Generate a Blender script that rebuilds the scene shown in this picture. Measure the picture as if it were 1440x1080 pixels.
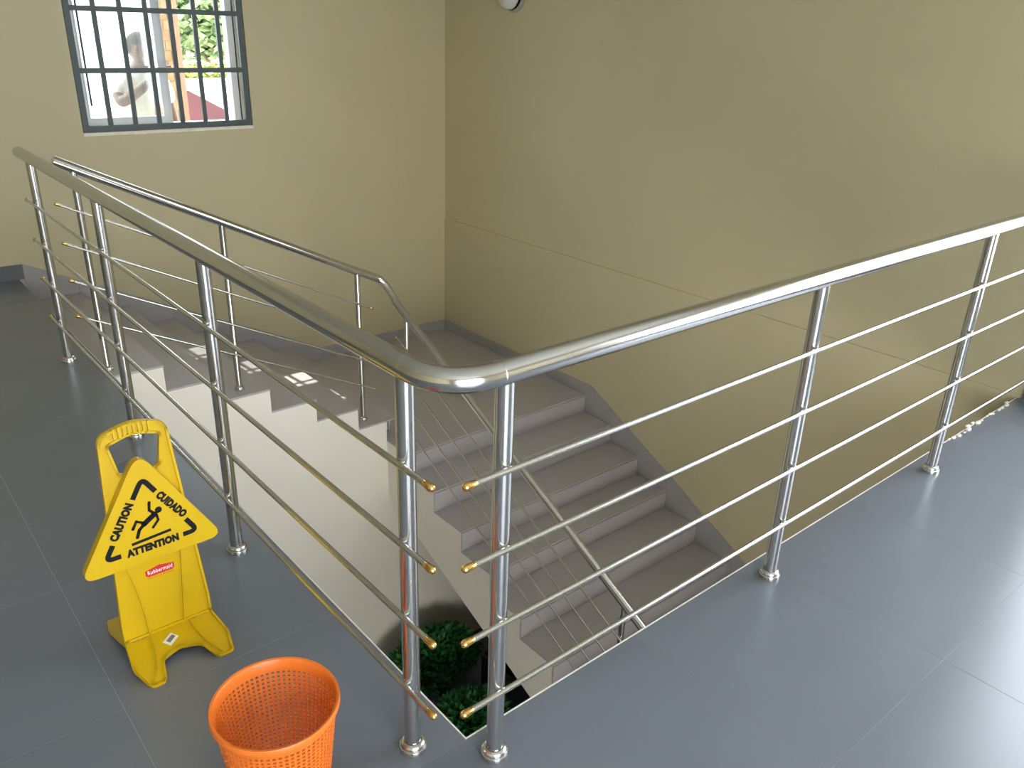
import bpy, bmesh, math, random
from mathutils import Vector, Matrix
from mathutils.geometry import tessellate_polygon
random.seed(7)
scn = bpy.context.scene
COL = scn.collection
for o in list(bpy.data.objects): bpy.data.objects.remove(o)

# ------------------------------------------------------------------ camera
F_PX = 1154.56
CAM = Vector((-0.8753, -1.1357, 1.5299))
RIGHT = Vector((0.76455964, -0.64384025, 0.03030342))
DOWN = Vector((-0.23480898, -0.322003, -0.91715801))
FWD = Vector((0.60026103, 0.69410648, -0.39736997))
cd = bpy.data.cameras.new('camera'); cam = bpy.data.objects.new('camera', cd); COL.objects.link(cam)
cd.sensor_fit = 'HORIZONTAL'; cd.sensor_width = 36.0; cd.lens = F_PX / 1440 * 36.0
cd.clip_start = 0.02; cd.clip_end = 300
m = Matrix.Identity(4)
for i in range(3):
    m[i][0] = RIGHT[i]; m[i][1] = -DOWN[i]; m[i][2] = -FWD[i]; m[i][3] = CAM[i]
cam.matrix_world = m
scn.camera = cam

# ------------------------------------------------------------------ light
scn.view_settings.view_transform = 'Standard'
scn.view_settings.look = 'None'
scn.view_settings.exposure = -1.36
scn.view_settings.gamma = 1.0
scn.view_settings.use_curve_mapping = False
scn.cycles.max_bounces = 10
scn.cycles.diffuse_bounces = 6
scn.cycles.sample_clamp_indirect = 6
scn.cycles.caustics_reflective = False
scn.cycles.caustics_refractive = False

world = bpy.data.worlds.new('world'); scn.world = world; world.use_nodes = True
bg = world.node_tree.nodes['Background']
bg.inputs[0].default_value = (0.88, 0.95, 1.03, 1); bg.inputs[1].default_value = 25

sd = bpy.data.lights.new('sun', 'SUN'); sun = bpy.data.objects.new('sun', sd); COL.objects.link(sun)
sd.energy = 22; sd.angle = math.radians(0.6); sd.color = (1, .95, .86)
SUND = Vector((0.04, -0.51, -1.0)).normalized()          # direction the sunlight travels
sun.rotation_euler = SUND.to_track_quat('-Z', 'Y').to_euler()

def area(name, loc, direction, sx, sy, power, color=(1, 1, 1), portal=False):
    d = bpy.data.lights.new(name, 'AREA'); d.shape = 'RECTANGLE'; d.size = sx; d.size_y = sy
    d.energy = power; d.color = color
    o = bpy.data.objects.new(name, d); COL.objects.link(o); o.location = loc
    o.rotation_euler = Vector(direction).to_track_quat('-Z', 'Y').to_euler()
    if portal: d.cycles.is_portal = True
    return o
W1 = 4.613; W2 = 3.273; W2L = 3.264; CEIL = 3.0; XL = -3.53; YF = -3.5
WALLT = 0.2
# daylight arriving through the room's other openings (right wall, front wall), and through the grille window
area('daylight_right', (W2 + .16, -1.61, 1.35), (-1, 0, -.05), 2.9, 2.0, 8, (.68, .80, 1.0))
area('daylight_front', (-1.1, YF - .16, 1.25), (0, 1, -.03), 2.5, 2.2, 122, (.97, .985, 1.0))
area('daylight_portal', (1.07, W1 + WALLT + .02, 1.45), (0, -1, 0), 1.1, 1.2, 1, portal=True)
area('fill_lower', (-.2, -3.45, -1.75), (0, 1, .1), 2.4, 2.2, 370, (1, .98, .94))  # added fill that brightens the stairwell; the lower wall has no opening here

# ------------------------------------------------------------------ materials
def mat(name, col, rough=.5, metal=0., spec=.5, noise=0., nscale=8., bump=0., bscale=200., col2=None):
    mt = bpy.data.materials.new(name); mt.use_nodes = True
    nt = mt.node_tree; b = nt.nodes['Principled BSDF']
    b.inputs['Roughness'].default_value = rough; b.inputs['Metallic'].default_value = metal
    b.inputs['Specular IOR Level'].default_value = spec
    c = (*col, 1)
    tc = nt.nodes.new('ShaderNodeTexCoord')
    if noise > 0 or col2:
        n = nt.nodes.new('ShaderNodeTexNoise'); n.inputs['Scale'].default_value = nscale
        n.inputs['Detail'].default_value = 6
        nt.links.new(tc.outputs['Object'], n.inputs['Vector'])
        r = nt.nodes.new('ShaderNodeValToRGB')
        c2 = (*col2, 1) if col2 else tuple(x * (1 - noise) for x in col) + (1,)
        r.color_ramp.elements[0].position = .35; r.color_ramp.elements[1].position = .65
        r.color_ramp.elements[0].color = c2; r.color_ramp.elements[1].color = c
        nt.links.new(n.outputs['Fac'], r.inputs['Fac']); nt.links.new(r.outputs['Color'], b.inputs['Base Color'])
    else:
        b.inputs['Base Color'].default_value = c
    if bump > 0:
        n2 = nt.nodes.new('ShaderNodeTexNoise'); n2.inputs['Scale'].default_value = bscale
        nt.links.new(tc.outputs['Object'], n2.inputs['Vector'])
        bp = nt.nodes.new('ShaderNodeBump'); bp.inputs['Strength'].default_value = bump; bp.inputs['Distance'].default_value = .01
        nt.links.new(n2.outputs['Fac'], bp.inputs['Height']); nt.links.new(bp.outputs['Normal'], b.inputs['Normal'])
    return mt
M = {}
M['wall'] = mat('cream_paint', (.515, .457, .292), .6, noise=.04, nscale=1.5, bump=.06, bscale=60)
M['stairwall'] = mat('pale_cream_paint', (.87, .835, .745), .6, noise=.03, nscale=1.5, bump=.05, bscale=60)
M['ceil'] = mat('ceiling_paint', (.7, .68, .6), .8)
M['tile'] = mat('grey_floor_tile', (.145, .163, .196), .27, spec=.7, noise=.07, nscale=2.2)
M['grout'] = mat('floor_grout', (.25, .265, .29), .6)
M['skirt'] = mat('grey_skirting_tile', (.115, .122, .135), .35, noise=.05, nscale=3)
M['tread'] = mat('lilac_grey_stair_tile', (.42, .395, .405), .36, spec=1.0, noise=.06, nscale=2.5)
M['tskirt'] = mat('stair_skirting_tile', (.34, .32, .325), .35, noise=.06, nscale=2.5)
M['steel'] = mat('polished_steel', (.66, .655, .645), .17, 1.0)
M['satin'] = mat('satin_steel', (.70, .69, .67), .22, 1.0)
M['brass'] = mat('brass', (.78, .50, .17), .2, 1.0)
M['yellow'] = mat('yellow_plastic', (.57, .37, .004), .36, spec=.45, noise=.03, nscale=10)
M['black'] = mat('black_print', (.007, .007, .009), .7, spec=.2)
M['red'] = mat('red_print', (.55, .02, .02), .5)
M['whitep'] = mat('white_print', (.8, .78, .72), .5)
M['greyp'] = mat('grey_print', (.16, .15, .12), .6)
M['orange'] = mat('orange_plastic', (.76, .175, .02), .38, spec=.45, noise=.04, nscale=12)
M['grille'] = mat('grey_green_grille_paint', (.062, .084, .090), .45, noise=.1, nscale=20)
M['alu'] = mat('white_aluminium', (.72, .74, .76), .35)
M['gasket'] = mat('dark_gasket', (.03, .035, .04), .5)
M['sill'] = mat('sill_plaster', (.86, .82, .72), .7, noise=.15, nscale=18)  # kept pale so the colour carries the sunlight on the window sill
M['lampw'] = mat('white_lamp_plastic', (.62, .62, .60), .35)
M['lampg'] = mat('grey_lamp_plastic', (.30, .29, .26), .5)
M['white'] = mat('white_render', (.85, .85, .84), .8)
M['brick'] = mat('orange_brick', (.28, .16, .085), .85, col2=(.36, .25, .15), nscale=9, bump=.2, bscale=30)
M['mortar'] = mat('mortar', (.3, .26, .2), .9)
M['pinkr'] = mat('pink_render', (.36, .24, .19), .85, noise=.12, nscale=4)
M['redroof'] = mat('dark_red_roof', (.075, .016, .016), .7, noise=.15, nscale=5)
M['leafy'] = mat('leaf_green', (.15, .24, .09), .6, col2=(.25, .32, .15), nscale=6)
M['leafyel'] = mat('yellow_green_leaf', (.28, .29, .05), .6, col2=(.22, .27, .07), nscale=6)
M['bark'] = mat('bark', (.13, .09, .06), .9, noise=.3, nscale=10)
M['ground'] = mat('pale_ground', (.55, .50, .42), .9, noise=.15, nscale=.6)
M['darkleaf'] = mat('artificial_leaf_green', (.030, .20, .040), .6, col2=(.016, .105, .026), nscale=14)
M['blackbox'] = mat('black_plastic', (.012, .013, .016), .35)
M['maroon'] = mat('maroon_cloth', (.13, .014, .017), .85, noise=.4, nscale=14)
M['potp'] = mat('dark_pot_plastic', (.03, .04, .03), .5)
M['skin'] = mat('brown_skin', (.13, .066, .042), .5)
M['hair'] = mat('short_black_hair', (.012, .010, .010), .8)
M['shirt'] = mat('white_shirt_cloth', (.84, .80, .78), .9, noise=.08, nscale=9)
M['trous'] = mat('dark_trouser_cloth', (.05, .055, .07), .9)
M['strap'] = mat('red_strap', (.62, .05, .10), .7)
M['conc'] = mat('grey_concrete', (.4, .39, .36), .9, noise=.1, nscale=3)
gm = bpy.data.materials.new('window_glass'); gm.use_nodes = True
nt = gm.node_tree; nt.nodes.remove(nt.nodes['Principled BSDF'])
tr = nt.nodes.new('ShaderNodeBsdfTransparent'); tr.inputs[0].default_value = (.93, .95, .95, 1)
gl = nt.nodes.new('ShaderNodeBsdfGlossy'); gl.inputs['Roughness'].default_value = .03
df = nt.nodes.new('ShaderNodeBsdfTranslucent'); df.inputs[0].default_value = (.95, .95, .93, 1)
mx = nt.nodes.new('ShaderNodeMixShader'); mx.inputs[0].default_value = .06
mx2 = nt.nodes.new('ShaderNodeMixShader'); mx2.inputs[0].default_value = .015      # dusty pane
nt.links.new(tr.outputs[0], mx2.inputs[1]); nt.links.new(df.outputs[0], mx2.inputs[2])
nt.links.new(mx2.outputs[0], mx.inputs[1]); nt.links.new(gl.outputs[0], mx.inputs[2])
nt.links.new(mx.outputs[0], nt.nodes['Material Output'].inputs[0])
M['glass'] = gm

# ------------------------------------------------------------------ helpers
def obj(name, bm, mt, parent=None, smooth=False, mats=None):
    me = bpy.data.meshes.new(name)
    bmesh.ops.recalc_face_normals(bm, faces=bm.faces[:])
    bm.to_mesh(me); bm.free()
    for mm in (mats or [mt]): me.materials.append(mm)
    if smooth:
        for p in me.polygons: p.use_smooth = True
        try: me.set_sharp_from_angle(angle=math.radians(40))
        except Exception: pass
    o = bpy.data.objects.new(name, me); COL.objects.link(o)
    if parent: child(o, parent)
    return o
ORIG = {}
def child(o, parent):
    o.parent = parent
    # geometry is written in world coordinates: cancel the parent's location
    t = ORIG.get(parent.name, Vector((0, 0, 0)))
    o.matrix_parent_inverse = Matrix.Translation(-t)
def empty(name, loc, label=None, cat=None, group=None):
    o = bpy.data.objects.new(name, None); COL.objects.link(o); o.location = loc
    o.empty_display_size = .1
    ORIG[o.name] = Vector(loc)
    tag(o, label, cat, group); return o
def tag(o, label=None, cat=None, group=None, kind=None):
    if label: o['label'] = label
    if cat: o['category'] = cat
    if group: o['group'] = group
    if kind: o['kind'] = kind
    return o
def struct(o): o['kind'] = 'structure'; return o
def box(bm, x0, x1, y0, y1, z0, z1, bev=0):
    v = [bm.verts.new(p) for p in ((x0, y0, z0), (x1, y0, z0), (x1, y1, z0), (x0, y1, z0), (x0, y0, z1), (x1, y0, z1), (x1, y1, z1), (x0, y1, z1))]
    fs = [bm.faces.new([v[i] for i in f]) for f in ((0, 3, 2, 1), (4, 5, 6, 7), (0, 1, 5, 4), (1, 2, 6, 5), (2, 3, 7, 6), (3, 0, 4, 7))]
    if bev:
        es = list({e for f in fs for e in f.edges})
        bmesh.ops.bevel(bm, geom=es, offset=bev, segments=2, affect='EDGES')
def boxo(name, mt, *b, parent=None, bev=0):
    bm = bmesh.new(); box(bm, *b, bev=bev); return obj(name, bm, mt, parent)
def frame_of(d):
    d = Vector(d).normalized(); a = Vector((0, 0, 1)) if abs(d.z) < .9 else Vector((1, 0, 0))
    u = d.cross(a).normalized(); return u, d.cross(u).normalized()
def tube(bm, pts, r, n=20, caps=True):
    pts = [Vector(p) for p in pts]; rs = r if isinstance(r, (list, tuple)) else [r] * len(pts)
    rings = []; u = None
    for i, p in enumerate(pts):
        a = (pts[i] - pts[i - 1]).normalized() if i else None
        b = (pts[i + 1] - pts[i]).normalized() if i < len(pts) - 1 else None
        t = ((a or b) + (b or a)).normalized()
        if u is None: u, _ = frame_of(t)
        u = (u - t * u.dot(t)).normalized(); w = t.cross(u)
        k = 1.0
        if a and b: k = 1 / max(.5, math.cos(a.angle(b) / 2))
        ring = []
        for j in range(n):
            th = 2 * math.pi * j / n
            ring.append(bm.verts.new(p + (u * math.cos(th) + w * math.sin(th)) * rs[i]))
        rings.append(ring)
    for i in range(len(rings) - 1):
        for j in range(n):
            bm.faces.new((rings[i][j], rings[i][(j + 1) % n], rings[i + 1][(j + 1) % n], rings[i + 1][j]))
    if caps:
        bm.faces.new(rings[0][::-1]); bm.faces.new(rings[-1])
def lathe(bm, origin, axis, prof, n=24):
    u, w = frame_of(axis); d = Vector(axis).normalized(); o = Vector(origin); rings = []
    for r, h in prof:
        if r < 1e-6: rings.append([bm.verts.new(o + d * h)])
        else: rings.append([bm.verts.new(o + d * h + (u * math.cos(2 * math.pi * j / n) + w * math.sin(2 * math.pi * j / n)) * r) for j in range(n)])
    for a, b in zip(rings, rings[1:]):
        for j in range(n):
            k = (j + 1) % n
            if len(a) == 1 and len(b) == 1: continue
            if len(a) == 1: bm.faces.new((a[0], b[k], b[j]))
            elif len(b) == 1: bm.faces.new((a[j], a[k], b[0]))
            else: bm.faces.new((a[j], a[k], b[k], b[j]))
def arc(c, a, b, n):          # fillet: from point a to b around the corner c (quadratic)
    a, b, c = Vector(a), Vector(b), Vector(c)
    return [a * (1 - t) ** 2 + c * 2 * t * (1 - t) + b * t * t for t in [i / n for i in range(n + 1)]]
def round_poly(pts, r, n=5):
    out = []; k = len(pts)
    for i in range(k):
        p = Vector(pts[i]); a = Vector(pts[i - 1]) - p; b = Vector(pts[(i + 1) % k]) - p
        rr = r[i] if isinstance(r, (list, tuple)) else r
        if rr <= 0: out.append(p); continue
        ang = a.angle(b); t = min(rr / math.tan(ang / 2), a.length * .48, b.length * .48)
        out += arc(p, p + a.normalized() * t, p + b.normalized() * t, n)
    return out
def prism(bm, outer, holes, w0, w1, fn):
    """flat outline (u,v) with holes extruded from w0 to w1, mapped by fn(u,v,w)"""
    loops = [[Vector((p[0], p[1], 0)) for p in L] for L in [outer] + holes]
    flat = [p for L in loops for p in L]
    tris = tessellate_polygon(loops)
    lo = [bm.verts.new(fn(p[0], p[1], w0)) for p in flat]; hi = [bm.verts.new(fn(p[0], p[1], w1)) for p in flat]
    for t in tris:
        try: bm.faces.new([hi[i] for i in t]); bm.faces.new([lo[i] for i in reversed(t)])
        except ValueError: pass
    s = 0
    for L in loops:
        n = len(L)
        for i in range(n):
            a, b = s + i, s + (i + 1) % n
            try: bm.faces.new((lo[a], lo[b], hi[b], hi[a]))
            except ValueError: pass
        s += n
def poly_extrude(bm, pts, vec):
    """3-D planar polygon extruded along vec"""
    a = [bm.verts.new(p) for p in pts]; b = [bm.verts.new(Vector(p) + Vector(vec)) for p in pts]
    n = len(pts)
    f = bm.faces.new(a); g = bm.faces.new(b[::-1])
    for i in range(n): bm.faces.new((a[i], b[i], b[(i + 1) % n], a[(i + 1) % n]))
    bm.normal_update(); bmesh.ops.triangulate(bm, faces=[f, g])
def text_bm(bm, s, fn, length, height, w, bold=0.0):
    """lettering fitted to a length and a cap height, centred on the origin of fn"""
    cu = bpy.data.curves.new('text', 'FONT'); cu.body = s; cu.size = 1; cu.offset = bold
    cu.space_character = 1.08; cu.resolution_u = 3
    to = bpy.data.objects.new('text', cu); COL.objects.link(to)
    bpy.context.view_layer.update()
    me = bpy.data.meshes.new_from_object(to.evaluated_get(bpy.context.evaluated_depsgraph_get()))
    xs = [v.co.x for v in me.vertices]; ys = [v.co.y for v in me.vertices]
    kx = length / (max(xs) - min(xs)); ky = height / (max(ys) - min(ys)); cx = (max(xs) + min(xs)) / 2; cy = (max(ys) + min(ys)) / 2
    vs = [bm.verts.new(fn((v.co.x - cx) * kx, (v.co.y - cy) * ky, w)) for v in me.vertices]
    for p in me.polygons:
        try: bm.faces.new([vs[i] for i in p.vertices])
        except ValueError: pass
    bpy.data.objects.remove(to); bpy.data.curves.remove(cu); bpy.data.meshes.remove(me)

# ------------------------------------------------------------------ dimensions of the stairwell
R_ = 0.142; RUN = 0.284; X0 = 0.045; YS = 3.055; XS = 1.670; Y1 = 2.80; ZL = -7 * R_; ZB = ZL - 14 * R_
TILE = 0.586

# ------------------------------------------------------------------ setting: floors
bm = bmesh.new()
box(bm, XL, 0, YF, W1, -.2, -.0004); box(bm, 0, W2, YF, 0, -.2, -.0004)
floor = struct(obj('floor', bm, M['grout']))
def tile_mesh():
    bm = bmesh.new(); g = .0005
    box(bm, g, TILE - g, g, TILE - g, -.008, 0, bev=.0003)
    return bm
t0 = obj('floor_tile', tile_mesh(), M['tile'], floor); first = True
def put_tile(x0, y0, x1, y1):
    global first
    full = abs(x1 - x0 - TILE) < .01 and abs(y1 - y0 - TILE) < .01
    if full:
        if first: o = t0; first = False
        else: o = t0.copy(); COL.objects.link(o)
        o.location = (x0, y0, 0)
    else:
        g = .0005; b = bmesh.new(); box(b, x0 + g, x1 - g, y0 + g, y1 - g, -.008, 0, bev=.0003)
        obj('floor_tile', b, M['tile'], floor)
for i in range(-6, 6):
    for j in range(-6, 8):
        xa, ya = i * TILE, j * TILE
        xb, yb = min(xa + TILE, W2), min(ya + TILE, W1)
        if i >= 0 and j >= 0: continue
        put_tile(max(xa, XL), max(ya, YF), xb, yb)
# thin pale grout lip along the two open edges
struct(boxo('trim_1', M['sill'], 0, .004, 0, YS + .3, -.21, .0005))
struct(boxo('trim_2', M['sill'], .004, W2, -.0, .004, -.21, .0005))
struct(boxo('floor_lower', M['tile'], -1.6, W2, -3.5, W1, ZB - .1, ZB))
# crumbs of broken plaster where the open edge meets the right wall
bm = bmesh.new()
for i in range(16):
    x = 2.55 + .6 * i / 15 + random.uniform(-.02, .02); s = random.uniform(.006, .016)
    bmesh.ops.create_icosphere(bm, subdivisions=1, radius=s, matrix=Matrix.Translation((x, random.uniform(-.012, .008), s * .3)) @ Matrix.Diagonal((1.8, .8, .5, 1)))
struct(obj('trim_3', bm, M['sill']))

# ------------------------------------------------------------------ setting: walls
WX0, WX1, WZ0, WZ1 = .515, 1.618, .848, 2.05
bm = bmesh.new()
for b in ((XL - .2, WX0, W1, W1 + WALLT, -.2, CEIL), (WX1, W2 + .25, W1, W1 + WALLT, -.2, CEIL), (WX0, WX1, W1, W1 + WALLT, -.2, WZ0), (WX0, WX1, W1, W1 + WALLT, WZ1, CEIL), (-1.6, W2 + .25, W1, W1 + WALLT, ZB - .1, -.2)):
    box(bm, *b)
struct(obj('wall_back', bm, M['wall']))
DY0, DY1, DZ0, DZ1 = -3.1, -.2, .3, 2.4
bm = bmesh.new()
for b in ((W2, W2 + .2, DY1, W1, .0, CEIL), (W2, W2 + .2, YF - .2, DY0, 0, CEIL), (W2, W2 + .2, DY0, DY1, 0, DZ0), (W2, W2 + .2, DY0, DY1, DZ1, CEIL)):
    box(bm, *b)
struct(obj('wall_right', bm, M['wall']))
bm = bmesh.new(); box(bm, W2L, W2 + .2, -3.7, W1, ZB - .1, .012 - .012)
struct(obj('wall_right_lower', bm, M['wall']))
bm = bmesh.new(); box(bm, W2L, W2 + .02, .006, W1, 0, .012)
struct(obj('trim_4', bm, M['wall']))
bm = bmesh.new()
FX0, FX1, FZ1 = -2.4, .2, 2.4
for b in ((XL - .2, FX0, YF - .2, YF, -.2, CEIL), (FX1, W2 + .2, YF - .2, YF, -.2, CEIL), (FX0, FX1, YF - .2, YF, FZ1, CEIL), (FX0, FX1, YF - .2, YF, -.2, 0)):
    box(bm, *b)
struct(obj('wall_front', bm, M['wall']))
struct(boxo('wall_left', M['wall'], XL - .2, XL, YF, W1, -.2, CEIL))
struct(boxo('ceiling', M['ceil'], XL - .2, W2 + .2, YF - .2, W1 + .2, CEIL, CEIL + .15))
struct(boxo('wall_left_lower', M['stairwall'], -1.8, -1.6, -3.7, W1, ZB - .1, -.2))
struct(boxo('wall_front_lower', M['stairwall'], -1.8, W2, -3.7, -3.5, ZB - .1, -.2))
# wall below the upper flight: its top follows the steps
prof = [(0.0, ZB), (0.0, -R_ - .012)]
for k in range(1, 7):
    prof += [(X0 + k * RUN if k < 6 else XS, -k * R_ - .012), (X0 + k * RUN if k < 6 else XS, -(k + 1) * R_ - .012)]
prof[-1] = (XS, ZL - .012)
prof += [(W2L, ZL - .012), (W2L, ZB)]
bm = bmesh.new(); poly_extrude(bm, [(x, YS, z) for x, z in prof], (0, .12, 0))
struct(obj('wall_stair', bm, M['stairwall']))
# baseboards of the upper floor
struct(boxo('baseboard_back', M['skirt'], XL, .03, W1 - .012, W1, 0, .092))
struct(boxo('baseboard_right', M['skirt'], W2 - .012, W2, YF, -.02, 0, .092))
struct(boxo('baseboard_left', M['skirt'], XL, XL + .012, YF, W1, 0, .092))

# ------------------------------------------------------------------ staircase
st = empty('staircase', (XS, Y1, ZB), 'tiled half-turn staircase with lilac-grey steps descending beside the cream walls', 'stairs')
# concrete bodies
prof = [(0.0, -.35), (0.0, -R_ - .012)]
for k in range(1, 7):
    x = X0 + k * RUN
    prof += [(x, -k * R_ - .012), (x, -(k + 1) * R_ - .012)]
prof += [(W2L, ZL - .012), (W2L, ZL - .2), (1.5, ZL - .2)]
bm = bmesh.new(); poly_extrude(bm, [(x, YS + .12, z) for x, z in prof], (0, W1 - YS - .12, 0))
obj('upper_flight_body', bm, M['stairwall'], st)
prof = [(YS + .02, ZL - .012), (Y1, ZL - .012)]
for k in range(13):
    prof += [(Y1 - k * RUN, ZL - (k + 1) * R_ - .012), (Y1 - (k + 1) * RUN, ZL - (k + 1) * R_ - .012)]
prof += [(Y1 - 13 * RUN, ZB), (Y1 - 12 * RUN + .05, ZB)]
prof += [(YS - .0, ZL - .43), (YS + .02, ZL - .43)]
bm = bmesh.new(); poly_extrude(bm, [(XS, y, z) for y, z in prof], (W2L - XS, 0, 0))
obj('lower_flight_body', bm, M['stairwall'], st)
# treads and risers, each a slab of its own
TT = .012
def slab(name, b, mt=M['tread']):
    bm = bmesh.new(); box(bm, *b, bev=.0018); return obj(name, bm, mt, st)
for k in range(1, 7):
    xe = X0 + k * RUN + .004 if k < 6 else X0 + 6 * RUN + .004
    slab('tread', (X0 + (k - 1) * RUN - (.04 if k == 1 else 0), xe, YS - .004, W1, -k * R_ - TT, -k * R_))
for k in range(0, 7):
    x = X0 + k * RUN
    if k: slab('riser', (x, x + .01, YS + .1, W1, -(k + 1) * R_, -k * R_ - TT))
# landing in four tiles
for xa, xb in ((XS - .003, 2.46), (2.462, W2L)):
    for ya, yb in ((Y1 - .004, 3.70), (3.702, W1)):
        slab('landing_tile', (max(xa, XS - .003) if ya < 3 else xa, xb, ya, yb, ZL - TT, ZL))
for k in range(13):
    y = Y1 - k * RUN; z = ZL - (k + 1) * R_
    slab('riser', (XS - .003, W2L, y - .01, y, z, z + R_ - TT))
    slab('tread', (XS - .003, W2L, y - RUN - .004, y, z - TT, z))
# skirting pieces: back wall (upper flight), then landing, then right wall (lower flight)
def skirt_piece(pts, vec):
    bm = bmesh.new(); poly_extrude(bm, pts, vec); return obj('skirting', bm, M['tskirt'], st)
SK = .088
def ztop1(x): return max(-.5 * (x - X0) + SK, ZL + SK)
for k in range(1, 8):
    xa = X0 + (k - 1) * RUN if k > 1 else .032; xb = min(X0 + k * RUN, 2.03) - .0015
    skirt_piece([(xa, W1 - .010, -k * R_), (xb, W1 - .010, -k * R_), (xb, W1 - .010, ztop1(xb)), (xa, W1 - .010, ztop1(xa))], (0, .0099, 0))
for xa, xb in ((2.03, 2.64), (2.6415, W2L)):
    skirt_piece([(xa, W1 - .010, ZL), (xb, W1 - .010, ZL), (xb, W1 - .010, ZL + SK), (xa, W1 - .010, ZL + SK)], (0, .0099, 0))
for ya, yb in ((Y1 + .0015, 3.3), (3.3015, 3.9), (3.9015, W1 - .012)):
    skirt_piece([(W2L - .010, ya, ZL), (W2L - .010, yb, ZL), (W2L - .010, yb, ZL + SK), (W2L - .010, ya, ZL + SK)], (.0099, 0, 0))
def ztop2(y): return ZL + SK - .5 * (2.73 - y)
for k in range(13):
    yb = Y1 - k * RUN; ya = Y1 - (k + 1) * RUN + .0015; z = ZL - (k + 1) * R_
    top = [(W2L - .010, yb, ztop2(yb))] if k else [(W2L - .010, yb, ZL + SK), (W2L - .010, 2.73, ZL + SK)]
    skirt_piece([(W2L - .010, ya, z), (W2L - .010, yb, z)] + top + [(W2L - .010, ya, ztop2(ya))], (.0099, 0, 0))

# ------------------------------------------------------------------ guard railing round the stairwell
HH = .950; RXL = -.1087; RYR = -.0734; HR = .0248; PR = .0190; RR = .0066
gr = empty('guard_railing', (RXL, RYR, 0), 'polished steel guard railing with gold-capped rods along both open floor edges', 'railing')
bm = bmesh.new()
c0 = Vector((RXL, RYR, HH)); FR = .12
path = [Vector((RXL, 3.205, HH)), Vector((RXL, RYR + FR, HH))] + arc(c0, c0 + Vector((0, FR, 0)), c0 + Vector((FR, 0, 0)), 14)[1:-1] + [Vector((RXL + FR, RYR, HH)), Vector((W2 - .002, RYR, HH))]
tube(bm, path, HR, 32)
lathe(bm, (RXL, 3.204, HH), (0, 1, 0), [(HR, 0), (HR * .96, .006), (HR * .8, .013), (HR * .45, .019), (0, .021)], 32)
hrail = obj('handrail', bm, M['steel'], gr, True)
for e_, ax in ((Vector((0, FR, 0)), (0, 1, 0)), (Vector((FR, 0, 0)), (1, 0, 0))):      # welded joint rings at the ends of the elbow
    bm = bmesh.new(); lathe(bm, c0 + e_, ax, [(HR, -.0009), (HR + .0005, 0), (HR, .0009)], 32)
    obj('weld_seam', bm, M['satin'], hrail, True)
def post(parent, x, y, z0, z1, r, mt, fl=.032):
    bm = bmesh.new(); tube(bm, [(x, y, z0 + .002), (x, y, z1)], r, 24)
    p = obj('post', bm, mt, parent, True)
    bm = bmesh.new()
    k = fl / .032
    lathe(bm, (x, y, z0), (0, 0, 1), [(0, 0), (fl, 0), (fl, .010 * k), (fl * .97, .0125 * k), (fl * .90, .0135 * k), (fl * .90, .016 * k), (fl * .86, .021 * k), (fl * .76, .0245 * k), (r + .001, .026 * k)], 32)
    obj('base_flange', bm, M['satin'], p, True)
    return p
def rod(parent, a, b, r, mt, cap_a=True, cap_b=True, cr=.0088, cl=.030):
    a, b = Vector(a), Vector(b); d = (b - a).normalized()
    bm = bmesh.new(); tube(bm, [a + d * (.012 if cap_a else 0), b - d * (.012 if cap_b else 0)], r, 20)
    o = obj('rod', bm, mt, parent, True)
    for e, dd, on in ((a, d, cap_a), (b, -d, cap_b)):
        if not on: continue
        bm = bmesh.new()
        lathe(bm, e, dd, [(0, 0), (cr * .45, .0012), (cr * .8, .0038), (cr, .0085), (cr * .98, .012), (cr * .92, cl * .6), (cr * .80, cl), (r, cl + .001)], 18)
        obj('brass_cap', bm, M['brass'], o, True)
    return o
for y in (.0575, 1.0407, 2.0228, 3.005): post(gr, RXL, y, 0, HH - .01, PR, M['steel'])
for x in (.0266, 1.1196, 2.210): post(gr, x, RYR, 0, HH - .01, PR, M['steel'])
OFF = PR + RR * .6
for z in (.755, .573, .391, .203):
    rod(gr, (RXL - OFF, -.068, z), (RXL - OFF, 3.115, z), RR, M['satin'])
    rod(gr, (-.088, RYR - OFF, z), (W2 - .003, RYR - OFF, z), RR, M['satin'], cap_b=False)

# ------------------------------------------------------------------ stair railing
SY = 3.15; SX = 1.76; SR = .0235
sr = empty('stair_railing', (.087, SY, -R_), 'slimmer steel stair railing following the steps down both flights', 'railing')
def z1r(x): return .911 - .4955 * (x - .015)
def z2r(y): return -.224 - .507 * (2.71 - y)
bm = bmesh.new()
A = Vector((1.575, SY, z1r(1.575))); C = Vector((1.755, SY, .062)); E = Vector((SX, 3.03, z2r(3.03)))
path = [Vector((.012, SY, z1r(.012))), A - Vector((.03, 0, -.015)), A + Vector((.03, 0, -.010))] + arc(C, Vector((1.69, SY, .085)), E, 8) + [Vector((SX, -.75, z2r(-.75)))]
tube(bm, path, SR, 24)
obj('handrail', bm, M['steel'], sr, True)
def tread1(x): return -R_ * (1 + math.floor((x - X0) / RUN))
def tread2(y): return ZL - R_ * (1 + math.floor((Y1 - y) / RUN)) if y < Y1 else ZL
for x in (.087, .758, 1.556): post(sr, x, SY, tread1(x), z1r(x) - .01, .0165, M['steel'], .027)
for y in (2.93, 1.97, 1.0, -.3): post(sr, SX, y, tread2(y), z2r(y) - .01, .0165, M['steel'], .027)
for d in (.205, .39, .572, .752):
    rod(sr, (-.02, SY - .02, z1r(-.02) - d), (1.65, SY - .02, z1r(1.65) - d), .0058, M['satin'], cr=.0078, cl=.026)
    rod(sr, (SX - .02, 3.02, z2r(3.02) - d), (SX - .02, -.72, z2r(-.72) - d), .0058, M['satin'], cr=.0078, cl=.026)

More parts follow.
